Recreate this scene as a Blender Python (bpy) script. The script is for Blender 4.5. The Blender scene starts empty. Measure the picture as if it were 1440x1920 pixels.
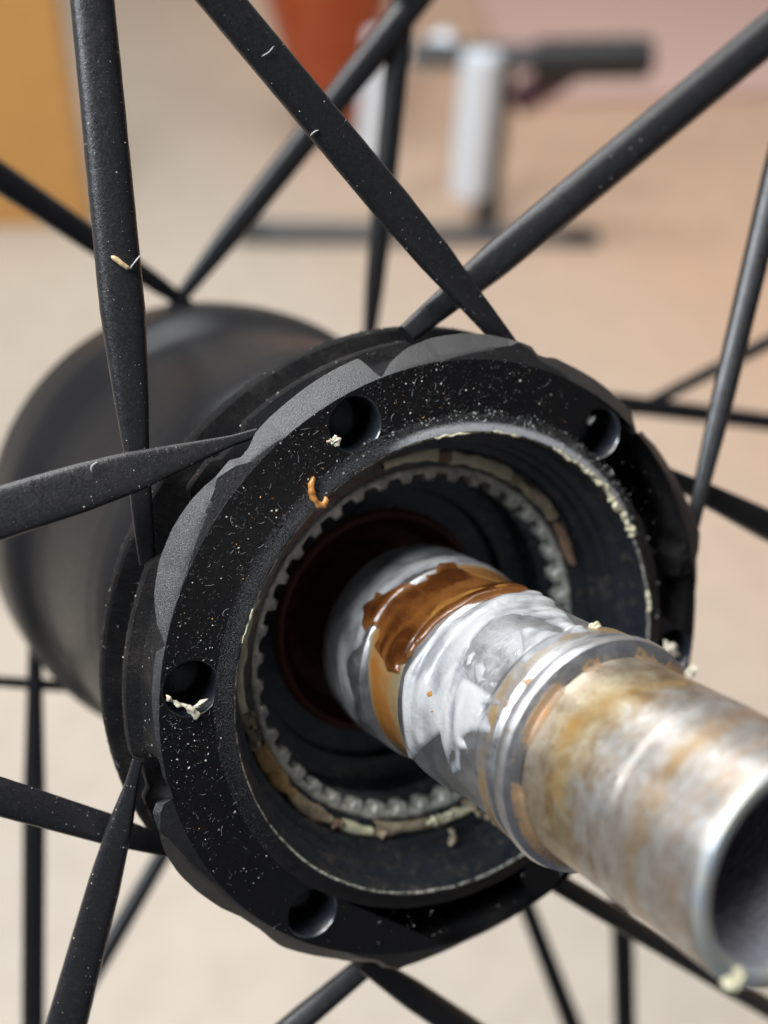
import bpy, bmesh, math, random
import numpy as np
from mathutils import Vector, Matrix, noise
random.seed(7); rng = np.random.RandomState(7)
S = bpy.context.scene
PI = math.pi
rad = math.radians
# ------------------------------------------------------------------ camera
S.unit_settings.system = 'METRIC'; S.unit_settings.scale_length = 0.01   # one unit is a centimetre
FPX = 2184.07
PITCH = rad(40.0)
CAM_H = 50.0
cam_w = Vector((0, 0, CAM_H))
Xr = Vector((1, 0, 0)); Fw = Vector((0, math.cos(PITCH), -math.sin(PITCH))); Dn = Vector((0, -math.sin(PITCH), -math.cos(PITCH)))
cd = bpy.data.cameras.new('camera'); cam = bpy.data.objects.new('camera', cd); S.collection.objects.link(cam)
cam.location = cam_w; cam.rotation_euler = (rad(90) - PITCH, 0, 0)
cd.sensor_fit = 'VERTICAL'; cd.sensor_height = 36; cd.lens = FPX / 1920 * 36
cd.clip_start = 0.5; cd.clip_end = 2000
cd.dof.use_dof = True; cd.dof.focus_distance = 8.7; APERTURE = 0.22      # diameter of the lens opening in scene units (2 mm)
cd.dof.aperture_fstop = cd.lens * 0.001 / APERTURE
S.render.resolution_x = 768; S.render.resolution_y = 1024
# ------------------------------------------------------------------ hub frame (millimetres, axle along +z) seen from the camera
CAMP = np.array([59.66803316, 0., 79.24269267])
RM = np.array([[-0.71969665, -0.5179144, 0.46238665], [-0.48500696, 0.85158104, 0.19894216], [-0.49679471, -0.08108274, -0.8640721]])
cols = np.array([list(Xr), list(Dn), list(Fw)]).T            # camera axes as world columns
A3 = cols @ RM                                               # hub -> world rotation
org = np.array(cam_w) + A3 @ (-CAMP) * 0.1
H = Matrix([[*A3[0], org[0]], [*A3[1], org[1]], [*A3[2], org[2]], [0, 0, 0, 1]])
K = 0.1                                                      # mm -> units
def ray(u, v): return RM.T @ np.array([(u - 720) / FPX, (v - 960) / FPX, 1.])
def on_plane(u, v, z):
    d = ray(u, v); t = (z - CAMP[2]) / d[2]; return CAMP + t * d
def on_cyl(u, v, r):
    d = ray(u, v); a = d[0]**2 + d[1]**2; b = 2 * (CAMP[0]*d[0] + CAMP[1]*d[1]); c = CAMP[0]**2 + CAMP[1]**2 - r*r
    D = max(b*b - 4*a*c, 0); t = (-b - math.sqrt(D)) / 2 / a; return CAMP + t * d
def floor_at(u, v, z=0.):
    d = cols @ np.array([(u - 720) / FPX, (v - 960) / FPX, 1.]); t = (z - CAM_H) / d[2]; return np.array(cam_w) + t * d
def at_dist(u, v, y):
    d = cols @ np.array([(u - 720) / FPX, (v - 960) / FPX, 1.]); t = y / d[1]; return np.array(cam_w) + t * d
def px(u, v, z): return on_plane(u, v, z)
def depth(P): return float((RM @ (np.array(P) - CAMP))[2])
# ------------------------------------------------------------------ world + lamps
W = bpy.data.worlds.new('World'); S.world = W; W.use_nodes = True
bg = W.node_tree.nodes['Background']; bg.inputs[0].default_value = (0.80, 0.86, 1.0, 1); bg.inputs[1].default_value = 0.07
S.view_settings.view_transform = 'Standard'; S.view_settings.look = 'None'; S.view_settings.exposure = 0.1; S.view_settings.gamma = 1
def area(name, loc, target, sx, sy, power, col):
    l = bpy.data.lights.new(name, 'AREA'); l.shape = 'RECTANGLE'; l.size = sx; l.size_y = sy; l.energy = power; l.color = col
    o = bpy.data.objects.new(name, l); S.collection.objects.link(o); o.location = loc
    o.rotation_euler = (Vector(target) - Vector(loc)).to_track_quat('-Z', 'Y').to_euler(); return o
hubc = Vector(org)
def campos(r, d, f, dist):   # a place given by camera-relative right/down/forward direction, from the hub
    v = Xr * r + Dn * d + Fw * f; v.normalize(); return hubc + v * dist
area('ceiling_lamp', campos(-.20, -.75, -.63, 130), hubc, 50, 45, 135000, (1.0, 0.99, 0.98))
area('side_lamp', campos(-.60, -.36, -.71, 110), hubc, 46, 46, 135000, (0.88, 0.93, 1.0))
area('overhead_lamp', campos(-.25, -.95, .10, 140), hubc, 60, 60, 85000, (.92, .96, 1.0))
area('ceiling_glow', campos(-.35, -.75, -.45, 165), hubc, 170, 120, 52000, (.95, .97, 1.0))  # broad panel for an unseen pale ceiling, added for highlights on the metal
area('room_lamp', (40, 95, 185), (0, 185, 40), 90, 90, 106000, (1.0, 0.955, 0.91))
# ------------------------------------------------------------------ materials
class MT:
    def __init__(s, name):
        s.m = bpy.data.materials.new(name); s.m.use_nodes = True; s.t = s.m.node_tree; s.n = s.t.nodes; s.b = s.n['Principled BSDF']
        s.tc = s.n.new('ShaderNodeTexCoord')
    def link(s, a, b): s.t.links.new(a, b)
    def set(s, **k):
        for a, v in k.items(): s.b.inputs[a.replace('_', ' ')].default_value = v
        return s
    def noise(s, scale, detail=4, rough=.6, vec=None, dist=0.0):
        n = s.n.new('ShaderNodeTexNoise'); n.inputs['Scale'].default_value = scale; n.inputs['Detail'].default_value = detail
        n.inputs['Roughness'].default_value = rough; n.inputs['Distortion'].default_value = dist
        s.link(vec if vec else s.tc.outputs['Object'], n.inputs['Vector']); return n.outputs['Fac']
    def vor(s, scale, feat='F1', vec=None):
        n = s.n.new('ShaderNodeTexVoronoi'); n.feature = feat; n.inputs['Scale'].default_value = scale
        s.link(vec if vec else s.tc.outputs['Object'], n.inputs['Vector']); return n.outputs['Distance']
    def ramp(s, src, stops, interp='LINEAR'):
        r = s.n.new('ShaderNodeValToRGB'); r.color_ramp.interpolation = interp
        e = r.color_ramp.elements
        while len(e) < len(stops): e.new(0.5)
        for el, (p, c) in zip(e, stops):
            el.position = p; el.color = (c, c, c, 1) if isinstance(c, (int, float)) else (*c, 1)
        s.link(src, r.inputs[0]); return r.outputs[0]
    def mix(s, f, a, b, mode='MIX'):
        n = s.n.new('ShaderNodeMix'); n.data_type = 'RGBA'; n.blend_type = mode
        for i, v in ((0, f), (6, a), (7, b)):
            if isinstance(v, (int, float)): n.inputs[i].default_value = v if i == 0 else (v, v, v, 1)
            elif isinstance(v, tuple): n.inputs[i].default_value = (*v, 1)
            else: s.link(v, n.inputs[i])
        return n.outputs[2]
    def math(s, op, a, b=0.0, clamp=False):
        n = s.n.new('ShaderNodeMath'); n.operation = op; n.use_clamp = clamp
        for i, v in ((0, a), (1, b)):
            if isinstance(v, (int, float)): n.inputs[i].default_value = v
            else: s.link(v, n.inputs[i])
        return n.outputs[0]
    def to(s, name, sock): s.link(sock, s.b.inputs[name]); return s
    def bump(s, h, strength=.3, dist=.01):
        n = s.n.new('ShaderNodeBump'); n.inputs['Strength'].default_value = strength; n.inputs['Distance'].default_value = dist
        s.link(h, n.inputs['Height'])
        if s.b.inputs['Normal'].is_linked: s.link(s.b.inputs['Normal'].links[0].from_socket, n.inputs['Normal'])
        s.link(n.outputs[0], s.b.inputs['Normal']); return s
    def attr(s, name):
        n = s.n.new('ShaderNodeAttribute'); n.attribute_name = name; return n.outputs['Fac']
    def cylinder_coords(s, zs=1.0, ts=1.0):
        """(z, angle) of the object's own axis as a texture vector"""
        sp = s.n.new('ShaderNodeSeparateXYZ'); s.link(s.tc.outputs['Object'], sp.inputs[0])
        cb = s.n.new('ShaderNodeCombineXYZ')
        s.link(s.math('MULTIPLY', sp.outputs[2], zs), cb.inputs[2])
        s.link(s.math('MULTIPLY', sp.outputs[0], ts), cb.inputs[0]); s.link(s.math('MULTIPLY', sp.outputs[1], ts), cb.inputs[1])
        return cb.outputs[0], sp

def black_anodised(name, base=.010, rough=.36, grit=.45, dirt=(.10, .085, .07), dirt_amt=.25, gs=1.0, ior=1.6):
    m = MT(name)
    n1 = m.noise(2.2, 5, .65); n2 = m.noise(70*gs, 3, .7, dist=1.2)
    d = m.ramp(m.math('MULTIPLY', n1, n2), [(.25, 0.0), (.52, dirt_amt)])
    m.to('Base Color', m.mix(d, (base, base, base*1.12), dirt))
    m.to('Roughness', m.ramp(n2, [(.3, rough - .06), (.7, rough + .16)]))
    m.set(IOR=ior)
    m.bump(n2, grit, .012)
    m.bump(m.noise(190*gs, 2, .6), grit*.5, .005)
    return m.m
M = {}
M['flange'] = black_anodised('black_anodised_gritty', .008, .33, .55, ior=1.8)
M['side'] = black_anodised('grimy_black_flange_side', .008, .50, 1.0, (.13, .11, .09), .55, ior=1.28)
M['face'] = black_anodised('black_anodised_face', .005, .32, .25, dirt_amt=.06, ior=1.5)
m = MT('dusty_worn_lip'); n2 = m.noise(60, 3, .7, dist=1.5); a = m.attr('thick')
f = m.ramp(m.math('MULTIPLY', a, m.math('ADD', n2, .25)), [(.30, 0.), (.62, 1.)])
m.to('Base Color', m.mix(f, (.006, .006, .007), (.34, .34, .36))); m.to('Roughness', m.ramp(f, [(0, .35), (1, .7)])); m.bump(n2, .8, .014); M['dustlip'] = m.m
M['shell'] = black_anodised('black_anodised_smooth', .010, .30, .06, dirt_amt=.02, gs=.3, ior=1.24)
M['spoke'] = black_anodised('black_spoke_coating', .013, .31, .25, (.06, .05, .045), .22, .5)
M['spoke_far'] = black_anodised('black_spoke_coating_clean', .008, .32, .1, dirt_amt=.05, gs=.3)
m = MT('oily_black_bore'); m.set(Roughness=.3, IOR=1.9)
d = m.ramp(m.noise(7, 5, .65, dist=.6), [(.55, 0.0), (.75, .6)])
m.to('Base Color', m.mix(d, (.012, .015, .020), (.13, .10, .07))); m.bump(m.noise(14, 4, .6, dist=1.), .2, .015); m.to('Roughness', m.ramp(m.noise(6, 3), [(.3, .2), (.7, .42)]))
M['bore'] = m.m
m = MT('brown_oiled_seal'); m.set(Roughness=.2); m.to('Base Color', m.mix(m.noise(12, 4), (.09, .03, .012), (.26, .09, .035))); m.bump(m.noise(20, 3), .2, .01); M['seal'] = m.m
m = MT('pale_rim_wear'); m.to('Base Color', m.mix(m.ramp(m.noise(16, 5, .7), [(.42, 0.), (.6, 1.)]), (.03, .03, .03), (.40, .39, .33))); m.set(Roughness=.35); m.bump(m.noise(40, 3), .6, .01); M['rimwear'] = m.m
m = MT('greasy_toothed_steel'); g = m.noise(10, 4, .6, dist=.8)
m.to('Base Color', m.mix(m.ramp(g, [(.35, 0.), (.65, 1.)]), (.30, .305, .29), (.58, .57, .48))); m.set(Roughness=.26, Metallic=.2, Coat_Weight=.5, Coat_Roughness=.1); m.bump(m.noise(22, 3, .6, dist=.7), .5, .02); M['tooth'] = m.m
def grease_mat(name, c1, c2, rough=.22, sss=.25, scale=8):
    m = MT(name); m.to('Base Color', m.mix(m.ramp(m.noise(scale, 4, .6, dist=.7), [(.3, 0.), (.7, 1.)]), c1, c2))
    m.set(Roughness=rough, IOR=1.46, Coat_Weight=.4, Coat_Roughness=.08)
    m.b.inputs['Subsurface Weight'].default_value = sss; m.b.inputs['Subsurface Scale'].default_value = .02
    m.bump(m.noise(scale*3, 3, .6, dist=.8), .35, .015); return m.m
M['cream'] = grease_mat('cream_grease', (.50, .47, .30), (.62, .60, .44))
M['beige'] = grease_mat('beige_dirty_grease', (.16, .115, .07), (.42, .36, .25))
M['amberseg'] = grease_mat('amber_grease_segment', (.20, .11, .03), (.40, .28, .12))
M['crumb_pale'] = grease_mat('pale_crumb', (.55, .50, .36), (.75, .72, .62))
M['crumb_orange'] = grease_mat('orange_crumb', (.42, .16, .03), (.60, .30, .10))
M['crumb_brown'] = grease_mat('brown_crumb', (.16, .09, .05), (.28, .19, .13))
M['grey_crumb'] = grease_mat('grey_crumb', (.22, .22, .22), (.4, .4, .38), .5, 0)
M['wood_splinter'] = grease_mat('dry_wood_splinter', (.50, .34, .16), (.70, .55, .32), .6, 0, 20)
m = MT('white_fibre'); m.set(Base_Color=(.45, .45, .43, 1), Roughness=.5); M['fibre'] = m.m
m = MT('grey_fluff'); m.set(Base_Color=(.13, .13, .135, 1), Roughness=.6); M['fluff'] = m.m
m = MT('pale_dust'); m.to('Base Color', m.mix(m.ramp(m.noise(9, 2), [(.4, 0.), (.6, 1.)]), (.16, .155, .14), (.50, .48, .42))); m.set(Roughness=.6); M['dust'] = m.m

def film(name, col_thin, col_thick, rough=.12, lo=.15, hi=.8, scale=9, amax=1.0, soft=False, vec=None):
    """a film of grease: clear where thin, coloured where thick (the mesh carries its own thickness)"""
    m = MT(name); th = m.attr('thick'); vc, _ = m.cylinder_coords(.45, 1.4); n = m.noise(scale, 5, .65, vec=vc, dist=1.0)
    t = m.math('ADD', th, m.math('MULTIPLY', m.math('SUBTRACT', n, .5), .55), True)
    m.to('Base Color', m.mix(m.ramp(t, [(lo, 0.), (hi, 1.)]), col_thin, col_thick))
    m.to('Alpha', m.ramp(t, [(.05, 0.0), (.85, amax)] if soft else [(.06, 0.0), (.12, .55), (.7, amax)]))
    m.set(Roughness=rough, IOR=1.47, Coat_Weight=.3, Coat_Roughness=.12)
    m.bump(m.noise(scale*1.2, 3, .5, dist=1.5), .35, .02); return m.m
M['white_film'] = film('white_grease_film', (.30, .31, .325), (.46, .465, .46), .24, .2, .95, 9, .96)
M['amber_film'] = film('amber_grease_film', (.22, .085, .02), (.050, .014, .003), .2, .3, 1.0, 7, .95)
M['honey_film'] = film('honey_grease_film', (.20, .07, .012), (.42, .21, .05), .26, .1, .8, 5, .85, True)
M['stain_film'] = film('ochre_stain_film', (.40, .26, .08), (.33, .17, .04), .35, .2, .9, 7, .75, True)
M['gold_film'] = film('golden_oil_film', (.24, .19, .10), (.22, .09, .02), .16, .35, .9, 4)
M['rust_film'] = film('rusty_orange_film', (.34, .22, .12), (.36, .15, .04), .25, .5, 1.0, 9)

def steel(name, stain=None):
    m = MT(name)
    vec, sp = m.cylinder_coords(60, 3)
    lines = m.noise(3.0, 3, .6, vec=vec)
    base = m.mix(m.noise(5, 3), (.56, .56, .57), (.72, .72, .72))
    if stain: base = stain(m, base, sp)
    m.to('Base Color', base)
    if not stain: m.set(Metallic=.96)
    m.to('Roughness', m.ramp(m.noise(7, 4), [(.3, .26), (.7, .46)]))
    m.bump(lines, .7, .005); return m.m
M['steel'] = steel('turned_steel')
def tarnish(m, base, sp):
    vz, _ = m.cylinder_coords(2.6, .75)
    n = m.noise(2.6, 8, .72, vec=vz, dist=.7)
    n2 = m.noise(5.5, 6, .7, dist=.8)
    c = m.ramp(n, [(.30, (.12, .075, .05)), (.40, (.34, .26, .20)), (.48, (.54, .51, .47)), (.56, (.36, .29, .22)), (.64, (.55, .54, .51)), (.76, (.45, .29, .14))])
    c = m.mix(m.ramp(n2, [(.46, 0.), (.64, .55)]), c, (.50, .54, .56))
    # an ochre oily band next to the shoulder ring and a rusty line near the mouth
    z = sp.outputs[2]
    band = m.math('MULTIPLY', m.ramp(m.math('ADD', z, m.math('MULTIPLY', m.math('SUBTRACT', n2, .5), .6)), [(0.0, 1), (1.0, 0)]), 1.0)
    zz = m.math('ADD', z, m.math('MULTIPLY', m.math('SUBTRACT', n2, .5), .7))
    b1 = m.ramp(m.math('MULTIPLY', m.math('SUBTRACT', zz, 2.0), 1.0), [(0.0, .35), (.35, .85), (.55, .75), (.68, 0.0)])
    c = m.mix(b1, c, m.mix(m.ramp(n2, [(.35, 0.), (.6, 1.)]), (.28, .16, .05), (.52, .44, .27)))
    b2 = m.ramp(m.math('SUBTRACT', zz, 3.05), [(0.0, 0.0), (.10, .6), (.2, 0.0)])
    c = m.mix(b2, c, (.45, .28, .12))
    b3 = m.ramp(m.math('SUBTRACT', zz, 3.42), [(0.0, 0.0), (.06, .35), (.12, 0.0)])
    c = m.mix(b3, c, (.45, .22, .09))
    m.b.inputs['Metallic'].default_value = .85
    return c
M['tarnish'] = steel('tarnished_aluminium', tarnish)
m = MT('bright_cut_aluminium'); m.set(Metallic=.6, Roughness=.5); m.to('Base Color', m.mix(m.ramp(m.noise(8, 4, .6), [(.4, 0.), (.65, 1.)]), (.42, .46, .49), (.48, .48, .40))); M['cut'] = m.m
m = MT('scratched_bore_metal'); vec, sp = m.cylinder_coords(26, 2.2)
ln = m.noise(5, 4, .75, vec=vec, dist=.3); m.to('Base Color', m.mix(m.ramp(ln, [(.4, 0.), (.65, 1.)]), (.22, .21, .24), (.62, .62, .68)))
m.set(Metallic=.5, Roughness=.45); m.bump(ln, .4, .01); M['inner'] = m.m

# ------------------------------------------------------------------ object helpers
def link(o): S.collection.objects.link(o); return o
def mesh_obj(name, verts, faces, mat, parent=None, smooth=True, attr=None, scale=K, centre=None, sharp=None):
    me = bpy.data.meshes.new(name); V = np.array(verts, float)
    if centre is not None: V = V - np.array(centre)
    me.from_pydata((V * scale).tolist(), [], faces)
    me.materials.append(mat)
    if smooth:
        me.shade_smooth()
        if sharp: me.set_sharp_from_angle(angle=rad(sharp))
    if attr is not None:
        a = me.attributes.new('thick', 'FLOAT', 'POINT'); a.data.foreach_set('value', np.array(attr, 'f'))
    me.update()
    o = link(bpy.data.objects.new(name, me))
    if parent: o.parent = parent
    return o
def root(name, label, cat, matrix, group=None):
    o = link(bpy.data.objects.new(name, None)); o.empty_display_size = .5; o.matrix_world = matrix
    o['label'] = label; o['category'] = cat
    if group: o['group'] = group
    return o
def tag(o, label, cat, group=None):
    o['label'] = label; o['category'] = cat
    if group: o['group'] = group
    return o
def hub_at(P):     # hub frame moved to point P (mm)
    return H @ Matrix.Translation(Vector(P) * K)
def nz(x, y, z, s): return noise.noise(Vector((x*s, y*s, z*s)))

def lathe(profile, n=256, t0=0, t1=360, fn=None):
    """profile [(r,z)], revolve about z. fn(r,z,theta_deg,i)->(r,z)"""
    full = abs(t1 - t0) >= 359.9; V = []; F = []
    m_ = len(profile); cnt = n if full else n + 1
    for j in range(cnt):
        th = t0 + (t1 - t0) * j / n; c, s = math.cos(rad(th)), math.sin(rad(th))
        for i, (r, z) in enumerate(profile):
            if fn: rr, zz = fn(r, z, th, i)
            else: rr, zz = r, z
            V.append((rr*c, rr*s, zz))
    for j in range(n):
        a = j*m_; b = ((j+1) % cnt)*m_ if full else (j+1)*m_
        for i in range(m_ - 1): F.append((a+i, a+i+1, b+i+1, b+i))
    return V, F
def dense(profile, step):
    out = []
    for (a, b) in zip(profile[:-1], profile[1:]):
        L = math.hypot(b[0]-a[0], b[1]-a[1]); k = max(1, int(L/step))
        for i in range(k): out.append((a[0]+(b[0]-a[0])*i/k, a[1]+(b[1]-a[1])*i/k))
    out.append(profile[-1]); return out

# ================================================================== THE WHEEL
wheel = root('bicycle_wheel', 'dusty black rear wheel hub with bladed black spokes and an open greasy bore', 'bicycle wheel', H)
def rel(th):      # angle within one spoke-pair period, -38..22
    return (th + 38) % 60 - 38
def sm(x, a, b):
    t = min(max((x-a)/(b-a), 0), 1); return t*t*(3-2*t)
def Rc(th):       # outer radius of the bevelled front lobes
    q = rel(th); pin = 25.95 if -100 < (th + 180) % 360 - 180 < 30 else 26.75
    if q < -10.5:
        main_ = pin < 26; top_ = 26.35 if 21 < (th + 180) % 360 - 180 < 50 else 27.55
        r = pin + (top_ - pin) * sm(q, -38.0, -36.3 if main_ else -28) - .25*sm(q, -34, -14)
        return r - .30 * sm(q, -15.5, -12.0)
    x = [-10.5, -9, -1, 4.3, 9.8, 14.8, 19, 21.6, 22]; y = [27.0, 27.5, 27.85, 27.85, 27.62, 27.25, 26.65, 26.0, 25.95]
    return max(pin, float(np.interp(q, x, y)))
def outer(th):
    """profile of the flange's outside at this angle: fixed number of points"""
    q = rel(th); rc = Rc(th)
    zc = -(rc - 25.9) * 1.05 - .05
    ri = 25.93
    if q > -18: ri = float(np.interp(q, [-18, -6, -5.5, -4, 3, 10, 22], [25.93, rc - .12, rc - .12, 27.2, 26.5, 26.0, 25.93]))
    ri = max(25.93, min(ri, rc - .02)); zi = -.03 - (ri - 25.93)*.16; zc = zi - (rc - ri) * 1.05 - .03
    slotF = sm(q, -16.5, -14.0) * (1 - sm(q, -9.5, -7.5))
    slotR = sm(q, -2.5, 0.5) * (1 - sm(q, 8, 12))
    wall = 26.15 - 1.1*slotF
    wz = zc - .9
    P = [(25.9, -.01), (ri, zi), (rc, zc), (rc - .05, zc - .12)]
    P += [(min(rc-.25, wall + .1), zc - .22), (wall - .3, min(zc-.6, -2.6)), (wall, -3.9)]
    ridge = 27.3 - 2.0*slotR*.6 - .6*slotF
    P += [(ridge - .1, -4.3), (ridge, -4.6), (ridge, -5.1), (ridge - .15, -5.35)]
    gr = 25.6 - 2.4*slotR
    P += [(gr, -5.7), (gr, -8.1)]
    P += [(27.75, -8.5), (27.95, -8.75), (28.0, -9.3), (27.6, -9.8), (27.3, -10.6), (27.1, -12.2), (25.0, -13.6)]
    return P
V = []; F = []; N = 1080
prof = None
for j in range(N):
    th = 360*j/N; c, s = math.cos(rad(th)), math.sin(rad(th)); P = outer(th)
    # refine long spans
    Q = []
    for a, b in zip(P[:-1], P[1:]):
        for k in range(3): Q.append((a[0]+(b[0]-a[0])*k/3, a[1]+(b[1]-a[1])*k/3))
    Q.append(P[-1]); m_ = len(Q)
    for i, (r, z) in enumerate(Q):
        if i > 0:
            e = (.012*nz(r*c, r*s, z, 1.6) if i < 10 else .03*nz(r*c, r*s, z, 2.6) + .03*nz(r*c, r*s, z, 6.5))
            if z < -9.6: e += .18*nz(r*c, r*s, z, 2.2)
            r += e
            if 10 < i: z += .03*nz(r*s, z, r*c, 3.1)
        V.append((r*c, r*s, z))
for j in range(N):
    a = j*m_; b = ((j+1) % N)*m_
    for i in range(m_-1): F.append((a+i, a+i+1, b+i+1, b+i))
nb = 9
Fb = [f for k, f in enumerate(F) if k % (m_-1) < nb]; Fs = [f for k, f in enumerate(F) if k % (m_-1) >= nb]
def sub(V, F):
    used = sorted({i for f in F for i in f}); mp = {i: k for k, i in enumerate(used)}
    return [V[i] for i in used], [tuple(mp[i] for i in f) for f in F]
Vb, Fb = sub(V, Fb); Vs, Fs = sub(V, Fs)
mesh_obj('front_bevel', Vb, Fb, M['flange'], wheel, sharp=38)
mesh_obj('flange', Vs, Fs, M['side'], wheel, sharp=38)

# flat front face with six drilled holes, its outer edge exactly the bevel's inner edge
HR = 23.45; HA = [-30.2 + 60*k - 1.2*(k == 5)*0 for k in range(6)]; HRAD = 2.12
bm = bmesh.new()
def loop(pts):
    vs = [bm.verts.new((x*K, y*K, z*K)) for x, y, z in pts]
    for i in range(len(vs)): bm.edges.new((vs[i], vs[(i+1) % len(vs)]))
loop([(25.9*math.cos(rad(t/3)), 25.9*math.sin(rad(t/3)), -.01) for t in range(0, 1080, 3)])
loop([(21.6*math.cos(rad(t)), 21.6*math.sin(rad(t)), -.01) for t in range(0, 360, 2)])
for a in HA:
    hx, hy = HR*math.cos(rad(a)), HR*math.sin(rad(a))
    loop([(hx + (HRAD+.12)*math.cos(2*PI*k/40), hy + (HRAD+.12)*math.sin(2*PI*k/40), -.01) for k in range(40)])
bmesh.ops.triangle_fill(bm, use_beauty=True, edges=bm.edges[:], normal=(0, 0, 1))
bmesh.ops.recalc_face_normals(bm, faces=bm.faces[:])
me = bpy.data.meshes.new('face_plate'); bm.to_mesh(me); bm.free(); me.materials.append(M['face'])
o = link(bpy.data.objects.new('face_plate', me)); o.parent = wheel
if me.polygons[0].normal.z < 0: me.flip_normals()
# worn inner bevel round the bore mouth
def fb(r, z, th, i):
    return (r + (.06*nz(r*math.cos(rad(th)), r*math.sin(rad(th)), z, 2.5) if i else 0), z)
V, F = lathe([(21.6, -.01), (21.3, .02), (20.95, .10), (20.6, .24), (20.35, .34), (20.18, .36)], 480, fn=fb)
dust = []
for j in range(480):
    th = (j*360/480 + 180) % 360 - 180
    w_ = sm(th, -128, -100) * (1 - sm(th, -48, -22))
    for i_, k_ in enumerate((0, .12, .45, .9, 1, 1)): dust.append(w_*k_)
mesh_obj('bore_bevel', V, F, M['dustlip'], wheel, attr=dust)
V, F = lathe([(20.18, .36), (20.1, .34), (20.03, .28), (20.0, .18)], 480, fn=lambda r, z, th, i: (r - .10*max(0, nz(th*.12, i, 0, 1.3)) , z + .05*nz(th*.3, 3, 0, 1)))
mesh_obj('bore_edge', V, F, M['rimwear'], wheel)
hole = None
for a in HA:
    P, Fh = lathe([(HRAD+.12, -.01), (HRAD, -.14), (HRAD-.02, -1.2), (HRAD-.02, -3.9), (HRAD-.3, -4.3), (0.01, -4.6)], 40)
    if hole is None:
        hole = mesh_obj('drilled_hole', P, Fh, M['bore'], wheel); h = hole
    else:
        h = hole.copy(); link(h); h.parent = wheel
    h.location = (HR*math.cos(rad(a))*K, HR*math.sin(rad(a))*K, 0)
# bore: stepped black walls
def fbore(r, z, th, i):
    c, s = math.cos(rad(th)), math.sin(rad(th)); return r + .05*nz(r*c, r*s, z, 1.2), z + .04*nz(r*s, z, r*c, 1.7)
pb = dense([(20.0, .18), (19.9, -1.0), (19.85, -2.6), (19.2, -2.9), (19.15, -3.9), (18.7, -4.1), (18.6, -5.0), (17.9, -5.15), (17.8, -5.9), (16.0, -6.3), (16.2, -9.5), (15.4, -10.2), (15.2, -12.6), (13.2, -12.9), (13.0, -14.2), (10.9, -14.4)], .35)
V, F = lathe(pb, 360, fn=fbore); mesh_obj('bore_wall', V, F, M['bore'], wheel, sharp=40)
V, F = lathe(dense([(10.9, -14.4), (10.75, -13.9), (10.35, -13.6), (10.05, -13.75), (9.9, -14.6), (9.3, -15.2), (9.1, -17.5), (6, -18)], .3), 240, fn=fbore)
mesh_obj('seal_ring', V, F, M['seal'], wheel)
# toothed ring
NT = 41
def tooth(th):
    x = (th / 360 * NT) % 1.0
    t = sm(math.cos((x-.5)*2*PI), -.25, .55)
    amp = .80 + .5*nz(math.cos(rad(th))*3, math.sin(rad(th))*3, 5, .9)
    return t * .74 * max(.4, amp)
def ftooth(r, z, th, i):
    c, s = math.cos(rad(th)), math.sin(rad(th))
    if i >= 3: r = r - tooth(th)*(1.0 if i < 7 else .9) * (.55 if i == 3 else 1)
    return r + .06*nz(r*c, r*s, z, 1.6), z + .10*nz(r*c, r*s, z, .9)
V, F = lathe([(16.35, -6.5), (16.2, -6.15), (15.9, -6.1), (15.65, -6.25), (15.55, -6.5), (15.53, -6.8), (15.55, -7.2), (15.6, -7.6), (15.65, -8.0)], 41*18, fn=ftooth)
mesh_obj('toothed_ring', V, F, M['tooth'], wheel, sharp=60)
# greasy segments of the ring round the teeth
segs = [(-40, -57, 17.35, .62, 'cream'), (-57.6, -61.5, 17.2, .8, 'crumb_brown'), (-62, -84, 17.1, .62, 'cream'), (-84.3, -106, 17.0, .6, 'beige'),
        (-107, -124, 16.9, .5, 'crumb_brown'), (12, 44, 17.5, .55, 'cream'), (44.6, 56, 17.3, .75, 'beige'), (56.5, 76, 17.0, .8, 'amberseg'),
        (76.5, 92, 17.1, .6, 'beige'), (93, 96, 17.2, .7, 'crumb_brown'), (96.6, 107, 17.2, .62, 'cream'), (108, 128, 17.1, .6, 'beige'), (129, 152, 17.3, .55, 'cream')]
for (a0, a1, rr, hw, mk) in segs:
    a1 += math.copysign(.6, a1 - a0); hw *= .92
    sd = random.random()*50; n = max(6, int(abs(a1-a0)*2))
    def fs(r, z, th, i, sd=sd, a0=a0, a1=a1):
        e = min(abs(th-a0), abs(th-a1)); taper = min(1, .82 + e/3.0)
        r = rr + (r-rr)*(taper*(.9 + .7*nz(th*.2, sd, 0, 1)))
        return r + .25*nz(th*.08, i*.2, sd, 1.3), -5.6 + (z+5.6)*taper + .12*nz(th*.15, i*.3, sd, 1.5)
    pr = [(rr+hw, -6.1), (rr+hw*.95, -5.5), (rr+hw*.6, -5.38), (rr+hw*.1, -5.36), (rr-hw*.5, -5.4), (rr-hw*.95, -5.5), (rr-hw, -6.4)]
    V, F = lathe(pr, n, a0, a1, fn=fs); m_ = len(pr)
    F.append(tuple(range(m_))); F.append(tuple(range(len(V)-1, len(V)-m_-1, -1)))
    mesh_obj('grease_segment', V, F, M[mk], wheel)
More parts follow.
